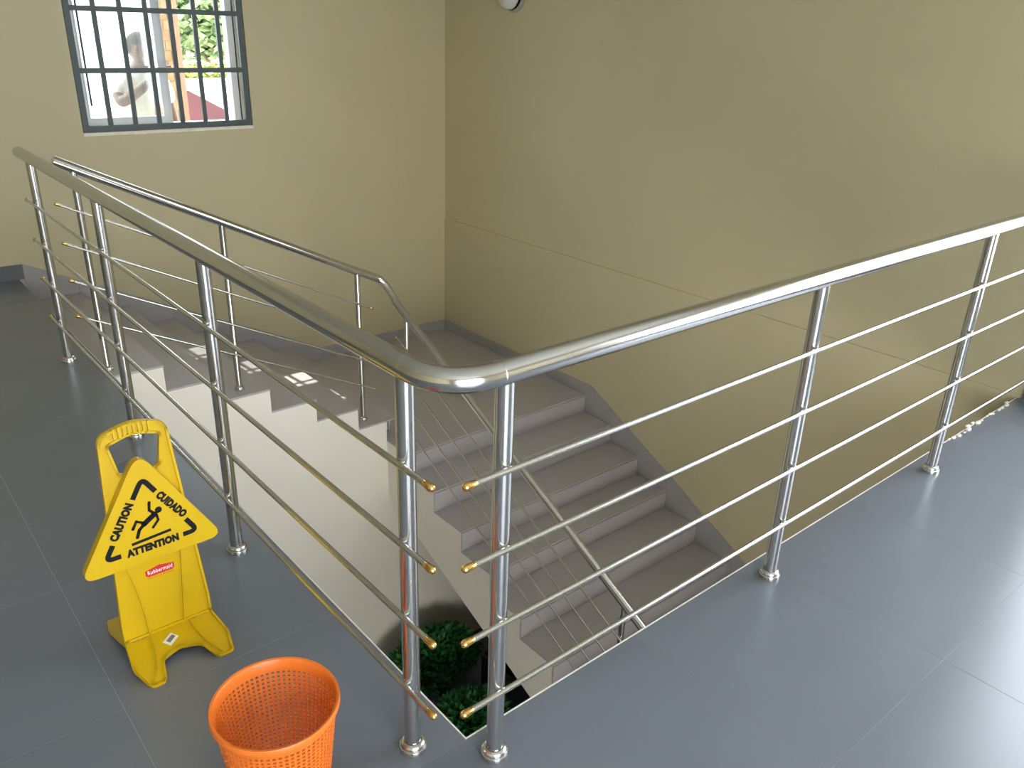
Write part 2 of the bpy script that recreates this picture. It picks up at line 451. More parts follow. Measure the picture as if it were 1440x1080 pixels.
# ------------------------------------------------------------------ window of the back wall
YW = W1 + .105
win = empty('window_1', (WX0, YW, WZ0)); struct(win)
def wpart(name, mt, *b, parent=win, bev=.002):
    return boxo(name, mt, *b, parent=parent, bev=bev)
fw = .045
wpart('jamb', M['alu'], WX0, WX0 + fw, YW, YW + .07, WZ0, WZ1); wpart('jamb', M['alu'], WX1 - fw - .035, WX1 - .035, YW, YW + .07, WZ0, WZ1)
wpart('frame_rail', M['alu'], WX0 + fw, WX1 - fw - .035, YW, YW + .07, WZ0, WZ0 + .032); wpart('frame_rail', M['alu'], WX0 + fw, WX1 - fw - .035, YW, YW + .07, WZ1 - .04, WZ1)
wpart('gasket', M['gasket'], WX1 - .036, WX1 - .024, YW + .01, YW + .06, WZ0, WZ1, bev=0)
wpart('reveal_strip', M['stairwall'], WX1 - .024, WX1, YW - .005, YW + .07, WZ0, WZ1, bev=0)
def sash(x0, x1, y0, wl, wr, bead=True):
    bm = bmesh.new(); z0, z1 = WZ0 + .032, WZ1 - .04
    for b in ((x0, x0 + wl, y0, y0 + .028, z0, z1), (x1 - wr, x1, y0, y0 + .028, z0, z1), (x0 + wl, x1 - wr, y0, y0 + .028, z0, z0 + .045), (x0 + wl, x1 - wr, y0, y0 + .028, z1 - .045, z1)): box(bm, *b, bev=.002)
    s = obj('sash', bm, M['alu'], win)
    boxo('pane', M['glass'], x0 + wl, x1 - wr, y0 + .011, y0 + .016, z0 + .045, z1 - .045, parent=s)
    if bead: boxo('glazing_bead', M['gasket'], x0 + wl + .024, x0 + wl + .034, y0 + .002, y0 + .012, z0 + .12, z1 - .1, parent=s)
sash(WX0 + fw, 1.112, YW + .006, .03, .055)
sash(WX0 + fw + .02, 1.120, YW + .038, .03, .05, False)
wpart('sill', M['sill'], WX0, WX1, W1 - .004, YW, WZ0 - .016, WZ0 + .004, bev=.003)
bm = bmesh.new()
for i in range(9):
    x = WX0 + .06 + i * .12; box(bm, x, x + random.uniform(.05, .11), W1 - .007, W1 - .002, WZ0 - .010 - random.uniform(0, .010), WZ0 + .002)
obj('sill_chips', bm, M['sill'], win)

# grille of painted steel bars
gi = empty('window_grille', (WX0, W1, WZ0), 'dark grey-green painted steel burglar grille in the back window', 'window grille')
def bar(name, *b): return boxo(name, M['grille'], *b, parent=gi, bev=.002)
gx0, gx1, gz0, gz1 = WX0 + .004, WX1 - .006, WZ0 + .006, WZ1 - .006; GY0, GY1 = W1 + .004, W1 + .03
bar('frame_bar', gx0, gx0 + .036, GY0, GY1, gz0, gz1); bar('frame_bar', gx1 - .036, gx1, GY0, GY1, gz0, gz1)
bar('frame_bar', gx0 + .036, gx1 - .036, GY0, GY1, gz0, gz0 + .036); bar('frame_bar', gx0 + .036, gx1 - .036, GY0, GY1, gz1 - .036, gz1)
for i in range(1, 7):
    x = gx0 + .018 + (gx1 - gx0 - .036) * i / 7
    bar('vertical_bar', x - .0135, x + .0135, GY0 + .003, GY1 - .002, gz0 + .036, gz1 - .036)
for z in (1.214, 1.563, 1.86): bar('cross_bar', gx0 + .036, gx1 - .036, GY0 - .003, GY1 - .012, z - .015, z + .015)

struct(boxo('added_sun_hood', M['conc'], -.1, 2.3, W1 + WALLT + .001, 5.10, 2.25, 2.36))       # unseen hood, added to cut off the high sun through the window

# ------------------------------------------------------------------ other openings of the room (beyond the frame)
w2 = empty('window_2', (W2, DY0, DZ0)); struct(w2)
for b in ((W2 + .08, W2 + .14, DY0, DY0 + .05, DZ0, DZ1), (W2 + .08, W2 + .14, DY1 - .05, DY1, DZ0, DZ1), (W2 + .08, W2 + .14, DY0 + .05, DY1 - .05, DZ0, DZ0 + .05), (W2 + .08, W2 + .14, DY0 + .05, DY1 - .05, DZ1 - .05, DZ1), (W2 + .08, W2 + .14, -1.76, -1.70, DZ0 + .05, DZ1 - .05)):
    boxo('frame_member', M['alu'], *b, parent=w2, bev=.002)
d1 = empty('door_1', (FX0, YF, 0)); struct(d1)
for b in ((FX0, FX0 + .05, YF - .14, YF - .06, 0, FZ1), (FX1 - .05, FX1, YF - .14, YF - .06, 0, FZ1), (FX0 + .05, FX1 - .05, YF - .14, YF - .06, FZ1 - .05, FZ1)):
    boxo('frame_member', M['alu'], *b, parent=d1, bev=.002)

# ------------------------------------------------------------------ wall lamp on the right wall
wl = empty('wall_lamp', (W2, 3.79, 1.75), 'round white lamp fixed high on the right wall near the corner', 'lamp')
bm = bmesh.new(); lathe(bm, (W2, 3.765, 1.745), (-1, 0, 0), [(0, 0), (.11, 0), (.112, .012), (.10, .022), (.095, .024)], 32)
obj('base_plate', bm, M['lampg'], wl, True)
bm = bmesh.new(); lathe(bm, (W2 - .022, 3.79, 1.745), (-1, 0, 0), [(.092, 0), (.094, .02), (.088, .045), (.07, .066), (.04, .080), (0, .085)], 32)
obj('diffuser', bm, M['lampw'], wl, True)

# ------------------------------------------------------------------ yellow caution sign
SC = Vector((-.4125, .757, .045)); SV = Vector((0, .043, .585)).normalized(); SN = Vector((0, -SV.z, SV.y))
def S(u, v, w): return SC + Vector((u, 0, 0)) + SV * v + SN * w
cs = empty('caution_sign', (-.4125, .757, 0), 'yellow plastic folding floor sign reading caution in three languages beside the railing', 'floor sign')
outer = round_poly([(-.1135, .0), (.1135, .0), (.1135, .05), (.079, .570), (.0, .596), (-.082, .570), (-.1135, .05)], [.004, .004, 0, .03, .12, .03, 0])
hole = round_poly([(-.060, .542), (.0, .560), (.059, .542), (.046, .461), (-.046, .461)], [.010, .1, .010, .012, .012])
bm = bmesh.new(); prism(bm, outer, [hole[::-1]], -.010, 0, S)
panel = obj('panel', bm, M['yellow'], cs)
def rim(bm, pts, wd, h, fn, closed=True, w0=0.):
    n = len(pts); P = [Vector((p[0], p[1])) for p in pts]
    for i in range(n if closed else n - 1):
        a, b = P[i], P[(i + 1) % n]; d = (b - a)
        if d.length < 1e-6: continue
        d.normalize(); q = Vector((-d.y, d.x)) * wd / 2; e = d * wd * .35
        vs = [bm.verts.new(fn(p.x, p.y, w)) for w in (w0 - .001, w0 + h) for p in (a - q - e, b - q + e, b + q + e, a + q - e)]
        for f in ((0, 3, 2, 1), (4, 5, 6, 7), (0, 1, 5, 4), (1, 2, 6, 5), (2, 3, 7, 6), (3, 0, 4, 7)): bm.faces.new([vs[k] for k in f])
def inset(pts, k, c): return [(c[0] + (p[0] - c[0]) * k[0], c[1] + (p[1] - c[1]) * k[1]) for p in pts]
bm = bmesh.new()
rim(bm, inset(outer, (.965, .985), (0, .3)), .0065, .005, S)
rim(bm, inset(hole, (1.06, 1.06), (0, .505)), .006, .004, S)
for s in (-1, 1):                                   # curved stiffening ribs below the triangle
    A_, B_, C_ = ((-.0730, .210), (-.0560, .106), (-.0515, .0)) if s < 0 else ((.0620, .210), (.0515, .110), (.0385, .0))
    q1 = Vector(A_); q2 = Vector(B_) * 2 - (Vector(A_) + Vector(C_)) / 2; q3 = Vector(C_)
    pts = [tuple(p) for p in arc(q2, q1, q3, 10)]
    rim(bm, pts, .005, .005, S, closed=False)
obj('raised_rib', bm, M['yellow'], panel)
bm = bmesh.new()
for i in range(8):                                 # finger grip ridges on the handle
    u = -.042 + i * .0115; v = .5655 + .008 * (1 - (u / .06) ** 2)
    prism(bm, [(u - .0032, v - .0135), (u + .0032, v - .0135), (u + .0032, v + .0135), (u - .0032, v + .0135)], [], -.001, .0065, S)
bmesh.ops.remove_doubles(bm, verts=bm.verts[:], dist=1e-6)
obj('grip_ridges', bm, M['yellow'], panel)
# triangular board
TV = .018
tri = [(-.186, .222), (.169, .225), (-.0045, .520)]
trir = round_poly(tri, [.024, .024, .030], 8)
bm = bmesh.new(); prism(bm, trir, [], .002, .026, S)
bmesh.ops.bevel(bm, geom=[e for e in bm.edges if len(e.link_faces) == 2 and e.calc_face_angle(0) > 1.2], offset=.002, segments=2, affect='EDGES')
board = obj('triangle_board', bm, M['yellow'], cs)
WB = .0264
def T2(ox, oy, ang, sc=1.):
    ca, sa = math.cos(ang), math.sin(ang)
    return lambda u, v, w: S(ox + (u * ca - v * sa) * sc, oy + (u * sa + v * ca) * sc, w)
# line of the lettering: an inner triangle
ti = [Vector((-.1205, .2615)), Vector((.1035, .2650)), Vector((-.0055, .4480))]
def strip(bm, pts, wd, w0=WB, h=.0004):
    P = [Vector(p) for p in pts]; L = []; Rr = []
    for i, p in enumerate(P):
        d = (P[min(i + 1, len(P) - 1)] - P[max(i - 1, 0)]).normalized(); q = Vector((-d.y, d.x)) * wd / 2
        L.append(p + q); Rr.append(p - q)
    prism(bm, [tuple(p) for p in L + Rr[::-1]], [], w0 - h, w0, S)
def corner(i, la, lb, r=.014):
    bm = bmesh.new()
    p = ti[i]; a = (ti[i - 1] - p).normalized(); b = (ti[(i + 1) % 3] - p).normalized()
    pts = [p + a * la] + arc(p, p + a * r * 1.3, p + b * r * 1.3, 8) + [p + b * lb]
    global BMX; BMX = bm
    strip(bm, [tuple(q) for q in pts], .0128)
    obj('corner_bracket', bm, M['black'], board)
corner(2, .050, .056); corner(0, .042, .036); corner(1, .036, .046)
for word, cu_, cv_, ang, ln in (('CAUTION', -.0690, .3508, math.radians(57.7), .100), ('CUIDADO', .0530, .3568, math.radians(-55.7), .098), ('ATTENTION', -.0080, .2625, math.radians(.8), .128)):
    bm = bmesh.new(); text_bm(bm, word, T2(cu_, cv_, ang), ln, .0220, WB, .080)
    obj('lettering', bm, M['black'], board)['kind'] = 'stuff'
# falling figure
bm = bmesh.new()
def fig(pts, wd): strip(bm, pts, wd)
def disc(c, r): prism(bm, [(c[0] + r * math.cos(t * math.pi / 10), c[1] + r * math.sin(t * math.pi / 10)) for t in range(20)], [], WB - .0004, WB, S)
disc((.0195, .3535), .0085)
def limb(pts, wd):
    fig(pts, wd)
    for p in pts: disc(p, wd / 2)
limb([(.0012, .3800), (-.0020, .3600), (.0080, .3480)], .0075)       # raised arm
limb([(.0085, .3450), (-.0060, .3360), (-.0195, .3270)], .0140)      # trunk
limb([(.0125, .3440), (.0150, .3270), (.0000, .3110)], .0070)        # lower arm
limb([(-.0200, .3310), (-.0360, .3400), (-.0465, .3230)], .0080)     # raised leg
limb([(-.0200, .3260), (-.0330, .3150), (-.0400, .2975)], .0085)     # standing leg
fig([(-.0560, .2825), (.0405, .2890)], .0075)                        # floor line
obj('falling_figure', bm, M['black'], board)['kind'] = 'stuff'
# red badge
def Bd(u, v, w): return S(.003 + u, .176 + v, w)
bm = bmesh.new(); prism(bm, [(-.036, -.007), (-.030, -.0115), (.030, -.0115), (.036, -.007), (.036, .006), (.0, .0135), (-.036, .006)], [], 0, .0012, Bd)
badge = obj('red_badge', bm, M['red'], panel)
bm = bmesh.new(); text_bm(bm, 'Rubbermaid', Bd, .062, .0115, .0016, .012); obj('badge_lettering', bm, M['whitep'], badge)
bm = bmesh.new(); text_bm(bm, 'Commercial Products', lambda u, v, w: Bd(u, v - .0165, w), .066, .0042, .0006, .0); obj('badge_caption', bm, M['red'], badge)
# feet: front plate with two feet and a notch, and a rear plate
PV = Vector((0, -.150, -.041)).normalized(); PN = Vector((0, PV.z * -1, PV.y)).normalized()
if PN.z < 0: PN = -PN
def FPl(u, v, w): return SC + Vector((u, 0, 0)) + PV * v + PN * w
outer = round_poly([(-.1135, 0), (.1135, 0), (.126, .085), (.113, .150), (.072, .150), (.050, .088), (.0, .072), (-.050, .088), (-.066, .157), (-.098, .157), (-.122, .085)], [.002, .002, .05, .012, .012, .03, .03, .03, .012, .012, .05])
bm = bmesh.new(); prism(bm, outer, [], -.010, 0, FPl); fp = obj('front_foot_plate', bm, M['yellow'], cs)
bm = bmesh.new()
for s in (-1, 1):
    pts = [(s * (.052 + .034 * t * t), .012 + .128 * t) for t in [i / 9 for i in range(10)]]
    rim(bm, pts, .005, .004, FPl, closed=False)
rim(bm, [(p[0] * .965, .005 + (p[1] - .005) * .965) for p in outer], .005, .003, FPl)
obj('raised_rib', bm, M['yellow'], fp)
for u in (-.088, -.066, .066, .088):
    bm = bmesh.new(); prism(bm, [(u - .0095, .001), (u + .0095, .001), (u + .0095, .0042), (u - .0095, .0042)], [], -.001, .0009, FPl)
    obj('hinge_slot', bm, M['greyp'], fp)
def Lb(u, v, w): 
    ca, sa = math.cos(-.62), math.sin(-.62); return FPl(-.012 + u * ca - v * sa, .040 + u * sa + v * ca, w)
bm = bmesh.new(); prism(bm, [(-.017, -.012), (.017, -.012), (.017, .012), (-.017, .012)], [], 0, .0006, Lb); stk = obj('sticker', bm, M['whitep'], fp)
bm = bmesh.new(); prism(bm, [(-.010, -.006), (.013, -.006), (.013, .005), (-.010, .005)], [], .0002, .0009, Lb); obj('sticker_print', bm, M['greyp'], stk)
RV = Vector((0, .185, -.041)).normalized(); RN = Vector((0, .041, .185)).normalized()
def RPl(u, v, w): return SC + Vector((u, 0, -.004)) + RV * v + RN * w
outer = round_poly([(-.1135, .0), (.1135, .0), (.124, .12), (.110, .188), (.072, .188), (.05, .10), (-.05, .10), (-.072, .188), (-.112, .188), (-.124, .12)], [.002, .002, .05, .012, .012, .03, .03, .012, .012, .05])
bm = bmesh.new(); prism(bm, outer, [], -.008, 0, RPl); obj('rear_foot_plate', bm, M['yellow'], cs)

# ------------------------------------------------------------------ orange mesh waste basket
BC = Vector((-.3985, .112, 0)); BHt = .274
bk = empty('waste_basket', tuple(BC), 'orange plastic mesh waste basket standing in front of the yellow sign', 'basket')
def br(h): return .088 + (.121 - .088) * (h / BHt) ** .9
NA = 66; NH = 22
bm = bmesh.new(); h0, h1 = .022, BHt - .026
def bp(a, h): return BC + Vector((br(h) * math.cos(a), br(h) * math.sin(a), h))
for i in range(NA):
    for j in range(NH):
        a0, a1 = 2 * math.pi * i / NA, 2 * math.pi * (i + 1) / NA
        z0, z1 = h0 + (h1 - h0) * j / NH, h0 + (h1 - h0) * (j + 1) / NH
        da, dz = (a1 - a0) * .21, (z1 - z0) * .21
        o4 = [bm.verts.new(bp(*p)) for p in ((a0, z0), (a1, z0), (a1, z1), (a0, z1))]
        i4 = [bm.verts.new(bp(*p)) for p in ((a0 + da, z0 + dz), (a1 - da, z0 + dz), (a1 - da, z1 - dz), (a0 + da, z1 - dz))]
        for k in range(4): bm.faces.new((o4[k], o4[(k + 1) % 4], i4[(k + 1) % 4], i4[k]))
bmesh.ops.remove_doubles(bm, verts=bm.verts[:], dist=1e-5)
lat = obj('mesh_side', bm, M['orange'], bk); lat['kind'] = 'stuff'
so = lat.modifiers.new('solid', 'SOLIDIFY'); so.thickness = .0026; so.offset = 0
bm = bmesh.new()
rt = br(h1)
lathe(bm, BC, (0, 0, 1), [(rt - .0018, h1 - .001), (br(BHt) - .002, BHt - .004), (br(BHt) + .001, BHt), (br(BHt) + .0055, BHt + .001), (br(BHt) + .0075, BHt - .003), (br(BHt) + .0075, BHt - .010), (br(BHt) + .0055, BHt - .0115), (br(BHt) + .002, BHt - .010), (rt + .0018, h1 - .001), (rt - .0018, h1 - .001)], 72)
obj('rim', bm, M['orange'], bk, True)
bm = bmesh.new(); rb = br(h0)
lathe(bm, BC, (0, 0, 1), [(0, 0), (.086, 0), (.0885, .003), (rb + .0018, h0 + .001), (rb - .0018, h0 + .001), (.084, .004), (0, .004)], 72)
obj('base_pan', bm, M['orange'], bk, True)
# price tag lying inside against the far wall
tg = empty('paper_tag', tuple(BC + Vector((.03, .035, .005))), 'small white printed paper tag lying inside the orange basket', 'tag')
def Tg(u, v, w):
    ca, sa = math.cos(.55), math.sin(.55); a = BC + Vector((-.012, -.018, .0052))
    d1 = Vector((ca, sa, 0)); d2 = Vector((-sa, ca, 0)); return a + d1 * u + d2 * v + Vector((0, 0, 1)) * w
bm = bmesh.new(); prism(bm, [(-.02, -.013), (.02, -.013), (.02, .013), (-.02, .013)], [], 0, .0008, Tg); tgp = obj('card', bm, M['whitep'], tg)
bm = bmesh.new()
for u in (-.013, -.006, .001): prism(bm, [(u, -.007), (u + .0035, -.007), (u + .0035, .006), (u, .006)], [], .0002, .0012, Tg)
obj('print_mark', bm, M['black'], tgp)

# ------------------------------------------------------------------ things on the lower floor under the stairs
def leaf_heap(name, c, sx, sy, sz, n, label, mt, seed, group=None):
    rnd = random.Random(seed); e = empty(name, (c[0], c[1], ZB), label, 'plant', group)
    bm = bmesh.new(); lathe(bm, (c[0], c[1], ZB), (0, 0, 1), [(0, 0), (.12, 0), (.15, .16), (.16, .18), (.14, .18), (.13, .15), (0, .15)], 24)
    obj('pot', bm, M['potp'], e, True)
    bm = bmesh.new()
    for i in range(n):
        th = rnd.uniform(0, 6.283); ph = math.acos(rnd.uniform(-.2, 1)); rr = rnd.uniform(.72, 1.0)
        d = Vector((math.cos(th) * math.sin(ph), math.sin(th) * math.sin(ph), math.cos(ph)))
        p = Vector((c[0] + d.x * sx * rr, c[1] + d.y * sy * rr, ZB + .2 + d.z * sz * rr))
        t = (d + Vector((rnd.uniform(-.7, .7), rnd.uniform(-.7, .7), rnd.uniform(-.2, .8)))).normalized()
        u, w = frame_of(t); L = rnd.uniform(.045, .085); wd = L * .30; ang = rnd.uniform(0, 6.28); q = u * math.cos(ang) + w * math.sin(ang); nn = t.cross(q)
        vs = [bm.verts.new(x) for x in (p, p + t * L * .45 + q * wd + nn * L * .1, p + t * L, p + t * L * .45 - q * wd + nn * L * .1)]
        bm.faces.new(vs)
    f = obj('foliage', bm, mt, e); f['kind'] = 'stuff'
leaf_heap('artificial_plant', (1.80, 2.76), .38, .17, .27, 3400, 'dark green leafy artificial plant against the wall under the stairs', M['darkleaf'], 3)
leaf_heap('artificial_plant', (1.66, 2.12), .275, .23, .22, 2800, 'dark green leafy artificial plant nearest the corner of the railing below', M['darkleaf'], 5)
bx = empty('storage_crate', (2.35, 2.13, ZB), 'black plastic storage crate beside the green plants under the stairs', 'crate')
cx0, cx1, cy0, cy1, cz1 = 2.04, 2.66, 1.80, 2.47, ZB + .40
bm = bmesh.new()
for b in ((cx0, cx0 + .012, cy0, cy1, ZB, cz1), (cx1 - .012, cx1, cy0, cy1, ZB, cz1), (cx0 + .012, cx1 - .012, cy0, cy0 + .012, ZB, cz1), (cx0 + .012, cx1 - .012, cy1 - .012, cy1, ZB, cz1), (cx0 + .012, cx1 - .012, cy0 + .012, cy1 - .012, ZB, ZB + .012)): box(bm, *b)
obj('crate_body', bm, M['blackbox'], bx)
boxo('crate_rim', M['blackbox'], cx0 - .012, cx1 + .012, cy0 - .012, cy0 + .0, cz1 - .03, cz1, parent=bx, bev=.002)
boxo('crate_rim', M['blackbox'], cx0 - .012, cx0, cy0, cy1, cz1 - .03, cz1, parent=bx, bev=.002)
rnd = random.Random(4)
bm = bmesh.new()
bmesh.ops.create_icosphere(bm, subdivisions=4, radius=1)
for v in bm.verts:
    d = v.co.normalized(); k = 1 + .10 * math.sin(5 * d.x + 3 * d.y) + .08 * math.sin(9 * d.y + 4 * d.z) + .05 * math.sin(14 * d.x - 6 * d.z)
    v.co = Vector((2.35, 2.14, ZB + .25)) + Vector((d.x * .235 * k, d.y * .255 * k, max(-.235, d.z * .25 * k)))
tag(obj('cloth_bundle', bm, M['maroon'], None, True), 'dark maroon cloth bundle heaped in the black crate under the stairs', 'cloth')

# ------------------------------------------------------------------ outside the window
struct(boxo('ground', M['ground'], -40, 50, W1 + WALLT + .05, 70, -3.6, -3.4))
bal = boxo('balcony', M['conc'], -1.5, 3.6, W1 + WALLT + .001, W1 + 1.5, -.45, -.29)
tag(bal, 'grey concrete balcony slab outside the back window under the person', 'balcony')
def brick_pillar(x0, x1, y0, y1, z0, z1):
    e = empty('brick_pillar', ((x0 + x1) / 2, (y0 + y1) / 2, z0), 'orange brick pillar outside the open right half of the window', 'pillar')
    boxo('mortar_core', M['mortar'], x0 + .006, x1 - .006, y0 + .006, y1 - .006, z0, z1, parent=e)
    bm = bmesh.new(); h = .075; n = int((z1 - z0) / h)
    for i in range(n):
        z = z0 + i * h; w = (x1 - x0) / 2; o = 0 if i % 2 else w * .5
        xs = sorted({x0, x1, x0 + w + o - w * .25})
        for a, b in zip(xs, xs[1:]): box(bm, a + .004, b - .004, y0 + random.uniform(-.002, .003), y1, z + .005, z + h - .005)
    f = obj('brickwork', bm, M['brick'], e); f['kind'] = 'stuff'
brick_pillar(1.48, 1.635, 5.95, 6.2, -.29, 2.6)
bal2 = boxo('pillar_footing', M['conc'], 1.3, 2.1, 6.12, 6.4, -3.4, -.29); tag(bal2, 'grey concrete footing under the orange brick pillar', 'footing')
pp = empty('rendered_post', (1.735, 6.1, -.29), 'slim pink rendered post right of the orange brick pillar', 'post')
boxo('shaft', M['pinkr'], 1.640, 1.690, 6.02, 6.14, -.29, 2.6, parent=pp, bev=.006)
boxo('cap', M['pinkr'], 1.637, 1.70, 6.0, 6.16, 2.6, 2.66, parent=pp, bev=.006)
lb = empty('brick_lintel', (1.9, 6.1, 1.62), 'weathered brick beam above the pillar outside the window', 'beam')
boxo('mortar_core', M['mortar'], 1.45, 2.15, 5.93, 6.2, 2.66, 2.86, parent=lb)
bm = bmesh.new()
for i in range(4): box(bm, 1.45 + i * .175 + .004, 1.45 + (i + 1) * .175 - .004, 5.925, 6.2, 2.665, 2.855)
obj('brickwork', bm, M['brick'], lb)
# white rendered neighbour on the left
nb = empty('neighbour_house', (1.5, 12, -3.4), 'white rendered neighbouring house filling the left window pane', 'building')
boxo('wall', M['white'], -4.0, 3.05, 10.5, 15, -3.4, 4.6, parent=nb)
boxo('downpipe', M['alu'], 1.55, 1.62, 10.42, 10.5, -3.4, 4.5, parent=nb)
boxo('eave', M['white'], -4.2, 3.2, 10.2, 15, 4.6, 4.75, parent=nb)
# low house on the right: white wall, dark red roof
lh = empty('low_house', (5.5, 15, -3.4), 'low white-walled house with a dark red roof seen through the window', 'building')
boxo('wall', M['white'], 5.1, 9.0, 15.6, 17.0, -3.4, .32, parent=lh)
boxo('coping', M['white'], 5.0, 9.1, 15.5, 17.1, .32, .37, parent=lh)
bm = bmesh.new(); poly_extrude(bm, [(4.6, 14.9, -.9), (5.56, 14.9, -.9), (5.56, 14.9, -.06), (4.9, 14.9, .30), (4.6, 14.9, .30)], (0, .6, 0))
obj('roof', bm, M['redroof'], lh)
def tree(name, c, r, n, h0, mt, label, cat, seed, leaf):
    rnd = random.Random(seed); e = empty(name, (c[0], c[1], h0), label, cat)
    bm = bmesh.new(); tube(bm, [(c[0], c[1], h0), (c[0] + .1, c[1], (h0 + c[2]) / 2), (c[0], c[1], c[2])], [.16, .12, .07], 10); obj('trunk', bm, M['bark'], e, True)
    bm = bmesh.new()
    for i in range(n):
        d = Vector((rnd.gauss(0, 1), rnd.gauss(0, 1), rnd.gauss(0, 1))).normalized() * rnd.uniform(.35, 1)
        p = Vector(c) + Vector((d.x * r[0], d.y * r[1], d.z * r[2])); u, w = frame_of((rnd.uniform(-1, 1), rnd.uniform(-1, 1), rnd.uniform(-1, 1) + .01)); L = leaf * rnd.uniform(.6, 1.3)
        bm.faces.new([bm.verts.new(x) for x in (p, p + u * L * .5 + w * L * .3, p + u * L, p + u * L * .5 - w * L * .3)])
    f = obj('foliage', bm, mt, e); f['kind'] = 'stuff'
tree('tree', (8.0, 22, 1.75), (2.0, 1.2, 1.25), 5000, -3.4, M['leafy'], 'sunlit green leafy tree behind the low house outside the window', 'tree', 11, .3)
tree('shrub', (6.3, 18.2, .32), (1.3, .5, .32), 2200, -3.4, M['leafyel'], 'yellow-green shrub below the tree outside the window', 'shrub', 12, .16)

# ------------------------------------------------------------------ person cleaning the window outside
pe = empty('person', (1.10, 5.22, -.29), 'person in a white shirt outside the window holding its frame', 'person')
def skin_obj(name, verts, edges, radii, mt, parent, sub=2, root=0):
    me = bpy.data.meshes.new(name); me.from_pydata([Vector(v) for v in verts], edges, []); me.update()
    o = bpy.data.objects.new(name, me); COL.objects.link(o); child(o, parent)
    me.materials.append(mt)
    sk = o.modifiers.new('skin', 'SKIN'); sk.use_smooth_shade = True
    if not me.skin_vertices: 
        me.attributes.new('skin_dummy', 'FLOAT', 'POINT')
    for i, sv in enumerate(me.skin_vertices[0].data):
        r = radii[i]; sv.radius = r if isinstance(r, tuple) else (r, r); sv.use_root = (i == root)
    ss = o.modifiers.new('sub', 'SUBSURF'); ss.levels = sub; ss.render_levels = sub
    bpy.context.view_layer.update()
    m2 = bpy.data.meshes.new_from_object(o.evaluated_get(bpy.context.evaluated_depsgraph_get()))
    o.modifiers.clear(); o.data = m2
    return o
PX, PY = 1.06, 5.20
V = [(PX, PY, .60), (PX - .005, PY, .78), (PX - .01, PY, .95), (PX - .005, PY - .01, 1.08), (PX + .005, PY - .02, 1.16), (PX + .02, PY - .035, 1.225),   # 0-5 pelvis..neck
     (PX + .045, PY - .055, 1.262), (PX + .042, PY - .055, 1.335), (PX + .028, PY - .045, 1.405),                                                 # 6-8 head
     (PX - .10, PY - .06, 1.115), (PX - .165, PY - .10, 1.085), (PX - .185, PY - .19, .985), (PX - .075, PY - .27, 1.075), (PX + .02, PY - .335, 1.165), (PX + .045, PY - .362, 1.195),  # 9-14 near arm
     (PX + .13, PY + .05, 1.115), (PX + .19, PY + .06, 1.05), (PX + .23, PY + .05, .83), (PX + .25, PY - .02, .61), (PX + .255, PY - .04, .55),   # 15-19 far arm
     (PX - .085, PY, .54), (PX - .095, PY - .02, .13), (PX - .10, PY + .01, -.22), (PX - .10, PY - .10, -.262),                        # 20-23 leg
     (PX + .085, PY, .54), (PX + .095, PY - .02, .13), (PX + .10, PY + .02, -.22), (PX + .11, PY - .09, -.262)]
Ed = [(0, 1), (1, 2), (2, 3), (3, 4), (4, 5), (5, 6), (6, 7), (7, 8), (3, 9), (9, 10), (10, 11), (11, 12), (12, 13), (13, 14), (3, 15), (15, 16), (16, 17), (17, 18), (18, 19), (0, 20), (20, 21), (21, 22), (22, 23), (0, 24), (24, 25), (25, 26), (26, 27)]
Rd = [(.14, .10), (.125, .09), (.13, .09), (.115, .08), (.068, .06), .050, (.082, .078), (.118, .104), (.112, .100), .06, .052, .042, .036, .027, .026, .06, .052, .042, .028, .026, .085, .058, .042, .036, .085, .058, .042, .036]
body = skin_obj('body', V, Ed, Rd, M['skin'], pe, 3)
def finger(base, pts, r):
    return skin_obj('finger', [base] + pts, [(i, i + 1) for i in range(len(pts))], [r * 1.1] + [r] * (len(pts) - 1) + [r * .75], M['skin'], body, 1)
hb = Vector((PX + .045, PY - .362, 1.195))
for i in range(4):                                   # fingers closing round the sash stile
    z = .012 * (1.5 - i) + .018; L = (.9, 1, .95, .78)[i]
    finger(hb + Vector((0, 0, z * .6)), [hb + Vector((.038, -.045 * L, z)), hb + Vector((.050, -.078 * L, z)), hb + Vector((.032, -.098 * L, z))], .0085)
finger(hb + Vector((-.012, -.01, -.004)), [hb + Vector((-.028, -.035, .018)), hb + Vector((-.026, -.062, .03))], .0095)
hf = Vector((PX + .255, PY - .04, .55))
for i in range(4):
    finger(hf, [hf + Vector((.004, .022 - i * .014, -.05)), hf + Vector((.002, .018 - i * .012, -.085))], .008)
finger(hf, [hf + Vector((-.01, -.04, -.025)), hf + Vector((-.012, -.05, -.05))], .009)
